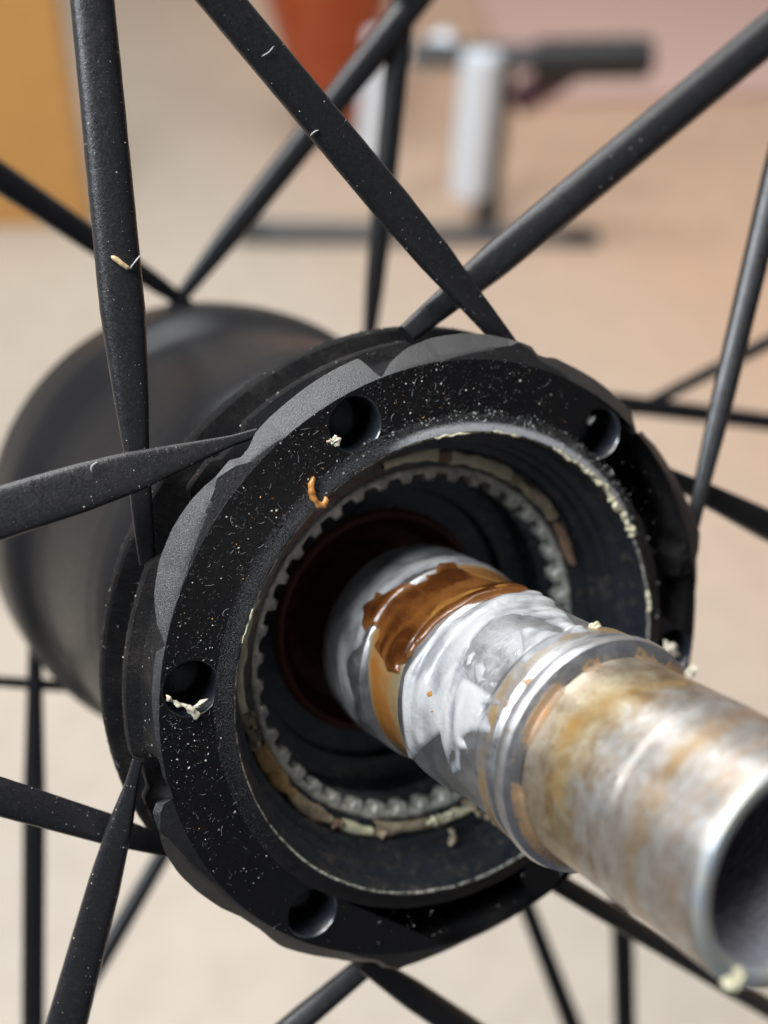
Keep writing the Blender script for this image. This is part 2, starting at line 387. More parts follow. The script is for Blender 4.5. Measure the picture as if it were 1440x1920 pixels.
for (a0, n_, sp_) in ((52, 12, 3.5), (94, 6, 1.2), (110, 4, 1.2)):
    pts_ = []
    for q in range(n_):
        th = a0 + random.gauss(0, sp_); r = random.gauss(17.0, .35); pts_.append((r*math.cos(rad(th)), r*math.sin(rad(th)), -5.2 + random.uniform(-.5, .4)))
    bm = bmesh.new()
    for p_ in pts_:
        ret = bmesh.ops.create_icosphere(bm, subdivisions=2, radius=1); rs = random.uniform(.10, .28)
        for v in ret['verts']: v.co = (Vector(p_) + v.co*rs*(1 + .5*noise.noise(v.co*1.6 + Vector(p_))))*K
    me = bpy.data.meshes.new('dirty_grease'); bm.to_mesh(me); bm.free(); me.materials.append(M['beige']); me.shade_smooth()
    o = link(bpy.data.objects.new('dirty_grease', me)); o.parent = wheel; o['kind'] = 'stuff'
# hub shell behind
ps = dense([(25.0, -13.0), (22.0, -14), (22.0, -17), (22.5, -19), (24.0, -21.5), (24.6, -23.5), (24.9, -27), (25.0, -38), (25.1, -47), (25.2, -48.6), (25.8, -50), (27.0, -52.2), (27.6, -54), (27.8, -58), (27.75, -64), (26.8, -64.8), (20, -65), (10, -65)], .8)
V, F = lathe(ps, 256, fn=lambda r, z, th, i: (r + .10*nz(math.cos(rad(th))*2, math.sin(rad(th))*2, z*.1, 1.2), z))
mesh_obj('hub_shell', V, F, M['shell'], wheel, sharp=50)

# ------------------------------------------------------------------ spokes
def spoke(pts, z0, slope, mat, label=None, length=285, inner=0.0, twist=0.0, turn=0.0, box=2.7):
    """pts: (u, v, width_px[, thickness ratio]) from the hub outwards along the spoke as seen"""
    def lift(u, v):
        z = z0
        for _ in range(30):
            P = on_plane(u, v, z); z = .5*z + .5*(z0 + slope*(math.hypot(P[0], P[1]) - 27))
        return on_plane(u, v, z)
    A = lift(*pts[0][:2]); B = lift(*pts[-1][:2]); d = B - A; L = np.linalg.norm(d); d = d/L
    st = []
    for p in pts:
        Pm = lift(p[0], p[1]); t = float((Pm - A) @ d); w = p[2] * depth(A + d*t) / FPX
        st.append([t, w, p[3] if len(p) > 3 else .8])
    if inner: st.insert(0, [-inner, st[0][1]*.85, st[0][2]])
    st.append([length, st[-1][1], st[-1][2]])
    T = np.array([s_[0] for s_ in st]); Wd = np.array([s_[1] for s_ in st]); Rt = np.array([s_[2] for s_ in st])
    ts = np.concatenate([np.linspace(T[0], 60, 90), np.linspace(63, length, 12)])
    view = CAMP - (A + d*15); view /= np.linalg.norm(view)
    U = np.cross(d, view); U /= np.linalg.norm(U); Nn = np.cross(U, d)
    V = []; F = []; n = 28; sd = random.random()*90
    for k, t in enumerate(ts):
        w = np.interp(t, T, Wd)/2; h = w*np.interp(t, T, Rt); c0 = A + d*t
        tw = turn + twist*max(0, 1 - (t - T[0])/14.)
        for i in range(n):
            a = 2*PI*i/n; ca, sa = math.cos(a), math.sin(a)
            ex = 2/(box if box > 3 else 2.7 + 1.6*max(0, 1 - t/16))
            x = w*math.copysign(abs(ca)**ex, ca); y = h*math.copysign(abs(sa)**ex, sa)
            e = 1 + .012*nz(c0[0]+ca*2, c0[1]+sa*2, c0[2], 1.4) + .010*nz(c0[0]*1.1+ca*5, c0[1]+sa*5, sd, 2.7)
            x *= e; y *= e
            X = x*math.cos(tw) - y*math.sin(tw); Y = x*math.sin(tw) + y*math.cos(tw)
            V.append(c0 + U*X + Nn*Y)
    for k in range(len(ts)-1):
        for i in range(n):
            F.append((k*n+i, k*n+(i+1) % n, (k+1)*n+(i+1) % n, (k+1)*n+i))
    F.append(tuple(range(n))[::-1]); F.append(tuple(range((len(ts)-1)*n, len(ts)*n)))
    o = mesh_obj('spoke', V, F, mat, wheel, sharp=60)
    if label: o['label'] = label
    return (A, d, o)
SP, SF = M['spoke'], M['spoke_far']
near = {}
near['S1'] = spoke([(272, 1010, 36, .8), (268, 860, 45, .8), (260, 760, 62, .72), (248, 655, 76, .62), (240, 580, 84, .6), (222, 450, 84, .62), (173, 0, 82, .62)], -6.6, -.10, SP, inner=2, label='spoke with a straw-coloured splinter stuck to it')
near['S2'] = spoke([(436, 826, 20, .9), (395, 843, 32, .6), (340, 868, 50, .45), (250, 897, 78, .36), (150, 925, 92, .34), (0, 962, 100, .34)], -2.6, -.10, SP, inner=2, turn=-.10, box=4.5)
near['S3'] = spoke([(932, 622, 40, .9), (880, 560, 50, .8), (820, 480, 66, .65), (740, 375, 74, .6), (600, 215, 75, .62), (415, 0, 76, .62)], -2.8, -.10, SP, inner=2)
near['S4'] = spoke([(792, 602, 44, .8), (850, 553, 54, .8), (930, 487, 66, .85), (1040, 395, 70, .95), (1200, 262, 72, 1), (1440, 65, 74, 1)], -6.0, -.10, SP, inner=2)
near['S5'] = spoke([(1305, 955, 28), (1353, 742, 43), (1404, 540, 47), (1450, 350, 52)], -3, -.10, SF, inner=5)
near['S6'] = spoke([(1262, 896, 30), (1335, 930, 45), (1440, 985, 58)], -5.5, -.10, SF, inner=2)
near['S7'] = spoke([(300, 1584, 38), (200, 1552, 57), (150, 1536, 60), (0, 1494, 70)], -6.6, -.10, SP, inner=2)
near['S8'] = spoke([(247, 1468, 24, .9), (235, 1545, 46, .8), (203, 1660, 62, .65), (125, 1920, 76, .6)], -3.5, -.10, SP, inner=2)
near['S9'] = spoke([(680, 1815, 42), (557, 1918, 48)], -6.5, -.10, SF, inner=2)
near['S10'] = spoke([(700, 1815, 40), (770, 1862, 54), (856, 1920, 56)], -3.5, -.10, SF, inner=2)
near['S11'] = spoke([(1045, 1655, 38), (1350, 1836, 40)], -5, -.10, SF, inner=2)
far = [
 [(335, 560, 26), (300, 530, 34), (175, 445, 48), (0, 333, 56)],
 [(335, 562, 26), (430, 440, 44), (555, 282, 50), (720, 75, 55)],
 [(692, 640, 24), (700, 540, 36), (712, 420, 42), (747, 90, 46)],
 [(170, 1290, 22), (100, 1281, 22), (0, 1278, 20)],
 [(66, 1180, 24), (62, 1400, 36), (60, 1500, 42), (62, 1920, 42)],
 [(330, 1560, 32), (200, 1782, 36)],
 [(1150, 755, 36), (1440, 791, 33)],
 [(1200, 765, 22), (1440, 642, 27)],
 [(1165, 1640, 42), (1172, 1920, 40)],
 [(965, 1640, 30), (1072, 1920, 36)]]
for p in far: spoke(p, -61, .10, SF, inner=1.5)
# ------------------------------------------------------------------ axle
axle = root('hub_axle', 'hollow steel axle smeared with white and amber grease, sticking out of the open hub bore', 'axle', H)
def fa(r, z, th, i): return r + .012*nz(math.cos(rad(th))*7, math.sin(rad(th))*7, z, .8), z
def ring(name, prof, mat, n=240, fn=fa, sharp=35):
    V, F = lathe(dense(prof, .3), n, fn=fn); return mesh_obj(name, V, F, mat, axle, sharp=sharp)
ring('bearing_seat', [(0.1, -30), (6.9, -30), (6.9, -9.3), (8.2, -9.2), (8.5, -8.9), (8.72, -8.3), (8.75, -7.5), (8.75, -1.2), (8.5, -.9), (8.05, 3.9), (7.9, 4.2), (7.7, 4.6)], M['steel'])
ring('collar', [(7.7, 4.6), (8.3, 4.65), (8.48, 4.9), (8.5, 5.3), (8.5, 6.3), (8.3, 6.5), (8.22, 6.6), (8.22, 7.1), (8.36, 7.25), (8.36, 8.0), (8.1, 8.4), (8.05, 15.4), (7.45, 15.5), (7.45, 15.9)], M['steel'])
ring('shoulder_ring', [(7.45, 15.9), (8.25, 15.95), (8.45, 16.2), (8.45, 17.8), (8.15, 18.1), (8.15, 18.4), (8.55, 18.7), (8.7, 19.2), (8.55, 19.8), (8.0, 20.1), (7.5, 20.3)], M['steel'])
ring('end_tube', [(7.5, 20.4), (7.45, 21), (7.45, 29), (7.38, 29.2), (7.38, 36.2), (7.3, 36.6)], M['tarnish'])
ring('cut_end', [(7.3, 36.6), (7.1, 36.95), (6.95, 37.02), (6.45, 37.02), (6.25, 36.9), (6.05, 36.5)], M['cut'])
ring('inner_bore', [(6.05, 36.5), (6.0, 30), (6.0, -20), (0.1, -20)], M['inner'])
ring('oily_sleeve', [(6.95, -9.35), (7.3, -9.5), (7.35, -10.5), (7.1, -11), (7.1, -17.4)], M['seal'])
# films of grease wrapped on the axle
def inside_dist(px, py, poly):
    """signed distance (positive inside) of arrays to polygon"""
    n = len(poly); ins = np.zeros(px.shape, bool); d = np.full(px.shape, 1e9); nx = np.zeros(px.shape); ny = np.zeros(px.shape)
    for i in range(n):
        x0, y0 = poly[i]; x1, y1 = poly[(i+1) % n]
        cond = ((y0 > py) != (y1 > py))
        xi = (x1-x0)*(py-y0)/((y1-y0) if y1 != y0 else 1e-9) + x0
        ins ^= cond & (px < xi)
        ex, ey = x1-x0, y1-y0; t = np.clip(((px-x0)*ex + (py-y0)*ey)/(ex*ex+ey*ey+1e-12), 0, 1)
        qx, qy = x0+t*ex, y0+t*ey; dd = np.hypot(px-qx, py-qy); k = dd < d
        d = np.where(k, dd, d); nx = np.where(k, qx, nx); ny = np.where(k, qy, ny)
    return np.where(ins, d, -d), nx, ny
def axle_r(z):
    return float(np.interp(z, [-9.2, -8.9, -8.3, -7.5, -1.2, -.9, 3.9, 4.2, 4.6, 4.65, 4.9, 5.3, 6.3, 6.5, 6.6, 7.1, 7.25, 8.0, 8.4, 15.4, 15.5, 15.9, 15.95, 16.2, 17.8, 18.1, 18.4, 18.7, 19.2, 19.8, 20.1, 20.3, 21, 29, 36.2],
        [8.2, 8.5, 8.72, 8.75, 8.75, 8.5, 8.05, 7.9, 7.7, 8.3, 8.48, 8.5, 8.5, 8.3, 8.22, 8.22, 8.36, 8.36, 8.1, 8.05, 7.45, 7.45, 8.25, 8.45, 8.45, 8.15, 8.15, 8.55, 8.7, 8.55, 8.0, 7.5, 7.45, 7.45, 7.38]))
def wrap_patch(name, poly_px, mat, thick=.25, edge=.35, rough=.5, step=.14, rr=8.0, label=None, polyzt=None, ns=1.0):
    if polyzt is None:
        poly = []
        for u, v in poly_px:
            P = on_cyl(u, v, rr); poly.append((P[2], math.atan2(P[1], P[0])*rr))
    else: poly = [(z, rad(t)*rr) for z, t in polyzt]
    pz = [p[0] for p in poly]; pt = [p[1] for p in poly]
    gz = np.arange(min(pz)-step, max(pz)+2*step, step); gt = np.arange(min(pt)-step, max(pt)+2*step, step)
    Z, Tt = np.meshgrid(gz, gt, indexing='ij'); D, NX, NY = inside_dist(Z, Tt, poly)
    ok = D > -step*1.5
    idx = -np.ones(Z.shape, int); V = []; A = []; sd = random.random()*80
    use = np.zeros(Z.shape, bool)
    cell = (D[:-1, :-1] > 0) | (D[1:, :-1] > 0) | (D[:-1, 1:] > 0) | (D[1:, 1:] > 0)
    F = []
    ii, jj = np.nonzero(cell)
    def vid(i, j):
        if idx[i, j] < 0:
            z, t, d = Z[i, j], Tt[i, j], D[i, j]
            if d <= 0: z, t, d = NX[i, j], NY[i, j], 0
            a = t/rr; prof_ = 1 - math.exp(-d/edge)
            q1 = nz(z, t*.5, sd, .35*ns); n1 = nz(z + 2*q1, t*.45 + 1.5*q1, sd, .55*ns)*1.0 + nz(z + q1, t*.5, sd, 1.3*ns)*.35 + nz(z, t, sd, 3.0*ns)*.06
            hgt = thick*prof_*(1 + rough*n1)
            hgt = max(hgt, .02) if d > 0 else -.03
            th = min(1, max(0, prof_*(.75 + .5*n1*rough*2)))
            R_ = axle_r(z) + hgt; V.append((R_*math.cos(a), R_*math.sin(a), z)); A.append(th); idx[i, j] = len(V)-1
        return int(idx[i, j])
    for i, j in zip(ii, jj): F.append((vid(i, j), vid(i+1, j), vid(i+1, j+1), vid(i, j+1)))
    F = [f[::-1] for f in F]
    o = mesh_obj(name, V, F, mat, axle, attr=A)
    if label: o['label'] = label
    return o
def z8(pts): return [(600 + x/2.769, 980 + y/2.769) for x, y in pts]
def z6(pts): return [(720 + x/2, 1180 + y/2) for x, y in pts]
# golden oil between the bearing seat and the collar
wrap_patch('oil_film', None, M['gold_film'], .07, .3, .5, .2, polyzt=[(-1.2, -95), (-1.5, -60), (-.5, -20), (-1.2, 10), (0, 40), (.2, 90), (4.2, 90), (4.2, 40), (4.2, -40), (4.2, -100)], rr=8.4)
wrap_patch('white_grease', None, M['white_film'], .16, .5, 1.0, .17, polyzt=[(-9.1, -130), (-1.2, -120), (-1.0, -60), (-2.0, -30), (-2.4, 0), (-1.6, 15), (-3.6, 30), (-2.6, 50), (-5.0, 80), (-3, 120), (-9.1, 130)], rr=8.7)
brown = [(225,450),(250,420),(285,400),(290,365),(330,360),(345,375),(440,325),(500,315),(545,298),(548,275),(600,262),(610,228),(700,222),(800,262),(900,282),(980,305),(1050,325),(1095,352),(1000,352),(900,372),(800,405),(690,460),(600,530),(540,600),(500,640),(470,690),(450,710),(390,735),(385,785),(330,775),(310,710),(270,640),(300,590),(305,555),(270,540),(240,570),(225,540),(235,490)]
wrap_patch('amber_grease', z8(brown), M['amber_film'], .28, .22, .6, .12, rr=8.6)
gold = [(540,600),(600,530),(690,460),(800,405),(900,372),(1000,352),(1095,352),(980,312),(880,325),(760,335),(650,350),(570,400),(520,450),(500,520),(500,580)]
wrap_patch('golden_grease', z8(gold), M['honey_film'], .42, .8, .3, .12, rr=8.6)
# white smear on the collar
col1 = [(455,800),(520,690),(600,590),(700,500),(800,445),(900,400),(1000,375),(1130,380),(1230,430),(1330,520),(1400,585),(1300,600),(1250,540),(1100,480),(1000,470),(900,500),(800,600),(745,700),(760,800),(850,860),(960,940),(930,960),(850,950),(900,1040),(900,1100),(780,1090),(740,1120),(760,1180),(720,1190),(730,1290),(690,1320),(620,1100),(560,1150),(500,1230),(450,1060),(445,930)]
wrap_patch('white_grease', z8(col1), M['white_film'], .20, .3, 1.1, .13, rr=8.2)
col2 = [(1040,560),(1090,540),(1200,560),(1330,590),(1250,640),(1150,700),(1080,760),(1040,740),(1050,660)]
wrap_patch('white_grease', z8(col2), M['white_film'], .12, .25, 1., .13, rr=8.05)
for pts in ([(770,700),(800,665),(815,680),(790,740),(760,760)], [(800,740),(850,720),(870,760),(850,800),(870,820),(820,850),(800,800)], [(885,670),(905,660),(915,675),(895,688)], [(880,830),(905,825),(910,855),(890,865)], [(925,850),(945,845),(950,862),(930,868)]):
    wrap_patch('white_grease', z8(pts), M['white_film'], .22, .12, .6, .08, rr=8.05)
for pts in ([(690,490),(720,478),(748,505),(735,530),(705,535)], [(660,580),(685,572),(705,600),(690,625),(665,610)], [(545,870),(575,860),(590,900),(560,925),(540,900)],
            [(560,960),(600,950),(612,985),(580,1010),(552,1000)], [(530,1060),(560,1050),(570,1085),(540,1090)], [(960,930),(1000,905),(1010,950),(975,985),(955,965)], [(1040,830),(1090,790),(1110,810),(1070,850)],
            [(980,1080),(1010,1070),(1000,1110)], [(640,880),(655,870),(670,890),(650,900)]):
    wrap_patch('amber_spot', z8(pts), M['honey_film'], .24, .2, .8, .08, rr=8.4)
wrap_patch('oil_stain', z6([(640,300),(760,260),(880,210),(1040,190),(1160,200),(1150,225),(1000,240),(880,300),(800,380),(760,470),(720,520),(690,700),(600,690),(590,560),(620,420)]), M['stain_film'], .03, 1.2, .8, .14, rr=7.45)
wrap_patch('oil_stain', z6([(1060,470),(1130,420),(1250,385),(1300,395),(1200,440),(1130,500),(1080,560),(1050,600)]), M['stain_film'], .03, .8, .8, .14, rr=7.45)
wrap_patch('oil_stain', None, M['stain_film'], .03, .6, 1.0, .14, polyzt=[(16.1, -100), (17.9, -90), (17.7, -20), (17.9, 10), (17.6, 60), (17.9, 100), (16.1, 100), (16.3, 20), (16.1, -30)], rr=8.4)
# orange rust round the shoulder ring
wrap_patch('rust_ring', None, M['rust_film'], .04, .5, 2.2, .12, polyzt=[(20.0, -110), (20.9, -110), (20.6, -60), (21.2, -20), (20.6, 20), (21.0, 60), (20.7, 110), (20.0, 110)], rr=7.8)
wrap_patch('rust_ring', None, M['rust_film'], .04, .35, 2.2, .12, polyzt=[(18.15, -100), (18.7, -100), (18.6, 0), (18.8, 60), (18.6, 110), (18.1, 110)], rr=8.2)

# ------------------------------------------------------------------ loose crumbs
def blob(name, P, size, mat, label, cat, lumps=5, flatz=.6, group=None, stretch=(1, 1, 1)):
    bm = bmesh.new(); bmesh.ops.create_icosphere(bm, subdivisions=4, radius=1)
    sd = random.random()*99; offs = [Vector((random.uniform(-.7, .7), random.uniform(-.7, .7), random.uniform(-.3, .5))) for _ in range(lumps)]
    for v in bm.verts:
        n = v.co.normalized(); r = .55 + .5*noise.noise(n*1.7 + Vector((sd, 0, 0))) + .16*noise.noise(n*3 + Vector((0, sd, 0))) + .05*noise.noise(n*8 + Vector((0, 0, sd)))
        for o_ in offs: r += .42*math.exp(-8*(n - o_.normalized()).length_squared)
        v.co = Vector((n.x*r*stretch[0], n.y*r*stretch[1], n.z*r*flatz*stretch[2]))*size*K
    me = bpy.data.meshes.new(name); bm.to_mesh(me); bm.free(); me.materials.append(mat); me.shade_smooth()
    o = link(bpy.data.objects.new(name, me)); o.matrix_world = hub_at(P); tag(o, label, cat, group); return o
def worm(name, pts, radius, mat, label=None, cat=None, parent=None, knob=.35, seed=0):
    """bumpy little sausage through 3-D points (mm)"""
    P = np.array(pts, float); c = P.mean(0) if parent is None else np.zeros(3)
    seg = np.r_[0, np.cumsum(np.linalg.norm(np.diff(P, axis=0), axis=1))]; n = max(10, int(seg[-1]/.12)); ts = np.linspace(0, seg[-1], n)
    Q = np.array([np.interp(ts, seg, P[:, k]) for k in range(3)]).T
    for _ in range(3): Q[1:-1] = (Q[:-2] + Q[1:-1]*2 + Q[2:])/4
    V = []; F = []; m_ = 12
    for k in range(n):
        d = Q[min(k+1, n-1)] - Q[max(k-1, 0)]; d /= np.linalg.norm(d) + 1e-9
        a = np.cross(d, [0.13, .2, .97]); a /= np.linalg.norm(a); b = np.cross(d, a)
        e = math.sqrt(max(0.02, 1 - (2*k/(n-1) - 1)**6))
        for i in range(m_):
            an = 2*PI*i/m_; r = radius*e*(1 + knob*noise.noise(Vector(tuple(Q[k]*2.2 + a*math.cos(an)*.6 + b*math.sin(an)*.6 + seed))) * 1.6)
            V.append(Q[k] + (a*math.cos(an) + b*math.sin(an))*r)
    for k in range(n-1):
        for i in range(m_): F.append((k*m_+i, k*m_+(i+1) % m_, (k+1)*m_+(i+1) % m_, (k+1)*m_+i))
    F.append(tuple(range(m_))[::-1]); F.append(tuple(range((n-1)*m_, n*m_)))
    o = mesh_obj(name, V, F, mat, parent, centre=c)
    if parent is None: o.matrix_world = hub_at(c)
    if label: tag(o, label, cat)
    return o
worm('grease_crumb', [px(588, 893, .15), px(583, 915, .25), px(590, 938, .3), px(602, 950, .35), px(613, 942, .35), px(608, 930, .3)], .26, M['crumb_orange'], 'curled orange crumb of dried grease on the upper left edge of the bore', 'crumb')
blob('grease_crumb', px(626, 828, .25), .52, M['crumb_pale'], 'small yellow crumb at the lower left of the hole above the bore', 'crumb')
blob('grease_crumb', px(1258, 1218, .6), 1.2, M['crumb_pale'], 'pale lumpy crumb at the right edge of the flange above the axle', 'crumb', stretch=(1, .7, 1))
blob('grease_crumb', on_cyl(1114, 1180, 8.3), .75, M['cream'], 'waxy cream crumb on top of the axle beside the shoulder ring', 'crumb')
blob('grease_crumb', on_cyl(1296, 1262, 8.6), .55, M['crumb_pale'], 'pale crumb stuck on the far side of the shoulder ring', 'crumb')
blob('grease_crumb', on_cyl(1380, 1838, 7.3), .8, M['cream'], 'cream crumb on the lower lip of the hollow axle end', 'crumb')
blob('grit_grain', px(1107, 787, -.5), .62, M['grey_crumb'], 'grey grain of grit in the upper right drilled hole', 'grit')
blob('grit_grain', px(1100, 868, -.9), .5, M['grey_crumb'], 'small dark grain in the bottom of the upper right drilled hole', 'grit')
worm('white_grease_smear', [px(311, 1303, .1), px(328, 1319, .12), px(350, 1327, .15), px(372, 1324, .15), px(390, 1310, .12)], .15, M['crumb_pale'], 'white wing-shaped smear under the left drilled hole', 'smear', knob=1.2)
worm('white_grease_smear', [px(350, 1322, .15), px(360, 1334, .15), px(374, 1342, .1)], .26, M['crumb_pale'], 'short white lump hanging under the wing-shaped smear by the left hole', 'smear', knob=.9)
def rimpt(th, dz=0, dr=0): return np.array([(20.1+dr)*math.cos(rad(th)), (20.1+dr)*math.sin(rad(th)), .33+dz])
for a0, a1, rd_ in ((-80, -91, .13), (-89, -103, .20), (-101, -113, .26), (-62, -70, .09), (-46, -56, .10), (-112, -116, .30), (-132, -139, .14), (-146, -152, .14), (-160, -170, .15), (12, 20, .08)):
    pts_ = [rimpt(a, random.uniform(-.05, .10), random.uniform(-.12, .12)) for a in np.linspace(a0, a1, 7)]
    worm('grease_bead', pts_, rd_, M['cream'], parent=wheel, knob=.9, seed=random.random()*9)
for pts_, rd_, mk in (([(875, 1612), (905, 1600), (940, 1582), (965, 1562)], .34, 'cream'), ([(868, 1500), (900, 1520), (935, 1545)], .30, 'beige'), ([(800, 1545), (835, 1530), (860, 1518)], .32, 'cream'),
                      ([(845, 1552), (850, 1570), (842, 1586)], .22, 'beige'), ([(1222, 1120), (1228, 1150), (1226, 1178)], .22, 'grey_crumb'), ([(1195, 1040), (1210, 1070), (1218, 1098)], .16, 'grey_crumb'), ([(1040, 900), (1048, 925), (1046, 945)], .3, 'crumb_brown')):
    worm('grease_bead', [px(u, v, -3.6 if u < 1000 else (-.2 if u > 1100 else -5.5)) for u, v in pts_], rd_, M[mk], parent=wheel, knob=1.1, seed=random.random()*9)
A1, d1, _ = near['S1']
def on_spoke(key, u, v, lift=1.2):
    A, d, _ = near[key]; rd = ray(u, v); w0 = A - CAMP; a = rd@rd; b = rd@d; c = d@d; D_ = a*c-b*b
    t = (c*(rd@w0) - b*(d@w0))/D_; P = CAMP + rd*t; vw = CAMP - P; return P + vw/np.linalg.norm(vw)*lift
worm('wood_splinter', [on_spoke('S1', 208, 480, 1.05), on_spoke('S1', 226, 492, 1.15), on_spoke('S1', 243, 506, 1.1)], .20, M['wood_splinter'], 'straw-coloured splinter lying across the upper left spoke', 'splinter', knob=.2)
worm('lint_fibre', [on_spoke('S1', 243, 506, 1.1), on_spoke('S1', 252, 492, 1.15), on_spoke('S1', 265, 478, 1.0)], .07, M['fibre'], 'pale fibre curling off the end of the splinter', 'fibre')
worm('lint_fibre', [on_spoke('S2', 172, 886, .9), on_spoke('S2', 170, 874, 1.0), on_spoke('S2', 184, 866, 1.0)], .06, M['fibre'], 'curved white hair standing on the left horizontal spoke', 'fibre')
worm('lint_fibre', [on_spoke('S3', 582, 255, .9), on_spoke('S3', 590, 247, 1.1), on_spoke('S3', 598, 244, .9)], .07, M['fibre'], 'tiny grey fibre on the lower edge of the top diagonal spoke', 'fibre')
worm('lint_fibre', [on_spoke('S3', 490, 106, 1.1), on_spoke('S3', 505, 98, 1.15), on_spoke('S3', 514, 86, 1.1)], .045, M['fibre'], 'thin grey hair lying across the top diagonal spoke', 'fibre')

# fine dust, specks and fluff (uncountable)
def specks(name, spots, mat, kind='flake'):
    V = []; F = []
    for (P, nrm, s) in spots:
        P = np.array(P); nrm = np.array(nrm)/np.linalg.norm(nrm)
        a = np.cross(nrm, rng.randn(3)); a /= np.linalg.norm(a); b = np.cross(nrm, a); k = len(V)
        if kind == 'flake':
            s2 = s*rng.uniform(.5, 1.)
            V += [P + a*s, P + b*s2, P - a*s*.9, P - b*s2, P + nrm*s*.8, P - nrm*s*.4]
            for q in range(4): F += [(k+q, k+(q+1) % 4, k+4), (k+(q+1) % 4, k+q, k+5)]
        else:
            L = s*rng.uniform(3, 8); w = s*.22; bend = rng.uniform(-.5, .5); up = rng.uniform(.0, .5)
            for q in range(5):
                t = q/4; c = P + a*L*(t-.5) + b*L*bend*(t-.5)**2*2 + nrm*(w + L*up*t*t*.4)
                V += [c + b*w, c - b*w, c + nrm*w*1.6]
            for q in range(4):
                for e in range(3): F.append((k+q*3+e, k+q*3+(e+1) % 3, k+q*3+3+(e+1) % 3, k+q*3+3+e))
    o = mesh_obj(name, V, F, mat, wheel, smooth=False); o['kind'] = 'stuff'; return o
def flange_spot():
    while True:
        th = rng.uniform(-150, 150) if rng.rand() < .3 else rng.uniform(-75, 75)
        if rng.rand() > .75 + .9*nz(math.cos(rad(th))*9, math.sin(rad(th))*9, 0, .8): continue
        if rng.rand() < .60:
            r = rng.uniform(20.5, 25.9); c, s = math.cos(rad(th)), math.sin(rad(th)); P = (r*c, r*s, 0.01)
            if any((P[0]-HR*math.cos(rad(a)))**2 + (P[1]-HR*math.sin(rad(a)))**2 < 5.3 for a in HA): continue
            if rng.rand() > .35 + .65*max(0, math.cos(rad(th+10))): continue
            return P, (0, 0, 1)
        z = -rng.uniform(2.6, 12); P_ = outer(th); r = float(np.interp(-z, [-p[1] for p in P_], [p[0] for p in P_])) + .02
        c, s = math.cos(rad(th)), math.sin(rad(th))
        return (r*c, r*s, z), (c, s, 0.1)
def spoke_spot(keys):
    k = keys[rng.randint(len(keys))]; A, d, o = near[k]; vs = o.data.vertices; i = rng.randint(0, int(len(vs)*.8)); v = vs[i]
    return np.array(v.co)/K, np.array(v.normal)
sizes = lambda lo, hi: lo + (hi-lo)*rng.rand()**7
specks('dust_specks', [(*flange_spot(), sizes(.025, .13)) for _ in range(1700)], M['dust'])
def lip_spot():
    th = rng.normal(-75, 26); r = rng.uniform(20.2, 21.9); c, s_ = math.cos(rad(th)), math.sin(rad(th)); return (r*c, r*s_, .36*max(0, (21.5-r)/1.3)), (c, s_, 1)
specks('lip_residue', [(*lip_spot(), sizes(.03, .16)) for _ in range(900)], M['grey_crumb'])
specks('dark_grit', [(*flange_spot(), sizes(.05, .16)) for _ in range(3200)], M['side'])
specks('dust_fluff', [(*flange_spot(), sizes(.03, .10)) for _ in range(1500)], M['fluff'], 'fibre')
specks('coloured_specks', [(*flange_spot(), sizes(.03, .10)) for _ in range(120)], M['crumb_orange'])
specks('spoke_dust', [(*spoke_spot(['S1', 'S2', 'S3', 'S4', 'S7', 'S8']), sizes(.025, .10)) for _ in range(3000)], M['dust'])
specks('spoke_fluff', [(*spoke_spot(['S1', 'S2', 'S3', 'S8']), sizes(.02, .07)) for _ in range(900)], M['fluff'], 'fibre')

# ================================================================== BACKGROUND
def wbox(name, c, sx, sy, sz, mat, parent=None, bev=.15, rot=(0, 0, 0)):
    bm = bmesh.new(); bmesh.ops.create_cube(bm, size=1)
    for v in bm.verts: v.co = Vector((v.co.x*sx, v.co.y*sy, v.co.z*sz))
    bmesh.ops.bevel(bm, geom=bm.edges[:], offset=bev, segments=2, affect='EDGES')
    me = bpy.data.meshes.new(name); bm.to_mesh(me); bm.free(); me.materials.append(mat)
    o = link(bpy.data.objects.new(name, me)); o.location = c; o.rotation_euler = rot
    if parent: o.parent = parent
    return o
def simple(name, c1, c2, rough, scale, metal=0, bump=0):
    m = MT(name); m.to('Base Color', m.mix(m.noise(scale, 5, .6), c1, c2)); m.set(Roughness=rough, Metallic=metal)
    if bump: m.bump(m.noise(scale*6, 4, .6), bump, .1)
    return m.m
m = MT('beige_floor_vinyl'); n2 = m.noise(.5, 6, .65); n3 = m.noise(.035, 3, .5)
sp = m.n.new('ShaderNodeSeparateXYZ'); m.link(m.tc.outputs['Object'], sp.inputs[0])
far_ = m.ramp(m.math('ADD', m.math('MULTIPLY', sp.outputs[1], .004), m.math('ADD', m.math('MULTIPLY', sp.outputs[0], .009), m.math('MULTIPLY', n3, .15))), [(.32, 0.), (.68, 1.)])
c_ = m.mix(far_, m.mix(m.ramp(n3, [(.4, 0.), (.6, 1.)]), (.49, .42, .34), (.44, .39, .32)), (.56, .37, .25))
m.to('Base Color', m.mix(m.ramp(n2, [(.45, 0.), (.7, .35)]), c_, (.33, .28, .22))); m.set(Roughness=.6); m.bump(n2, .1, .1)
M['floor'] = m.m
me = bpy.data.meshes.new('floor'); me.from_pydata([(-600, -4, 0), (600, -4, 0), (600, 900, 0), (-600, 900, 0)], [], [(0, 1, 2, 3)]); me.materials.append(M['floor'])
fl = link(bpy.data.objects.new('floor', me)); fl['kind'] = 'structure'
M['wallp'] = simple('off_white_wall_paint', (.72, .70, .67), (.76, .74, .71), .8, .05)
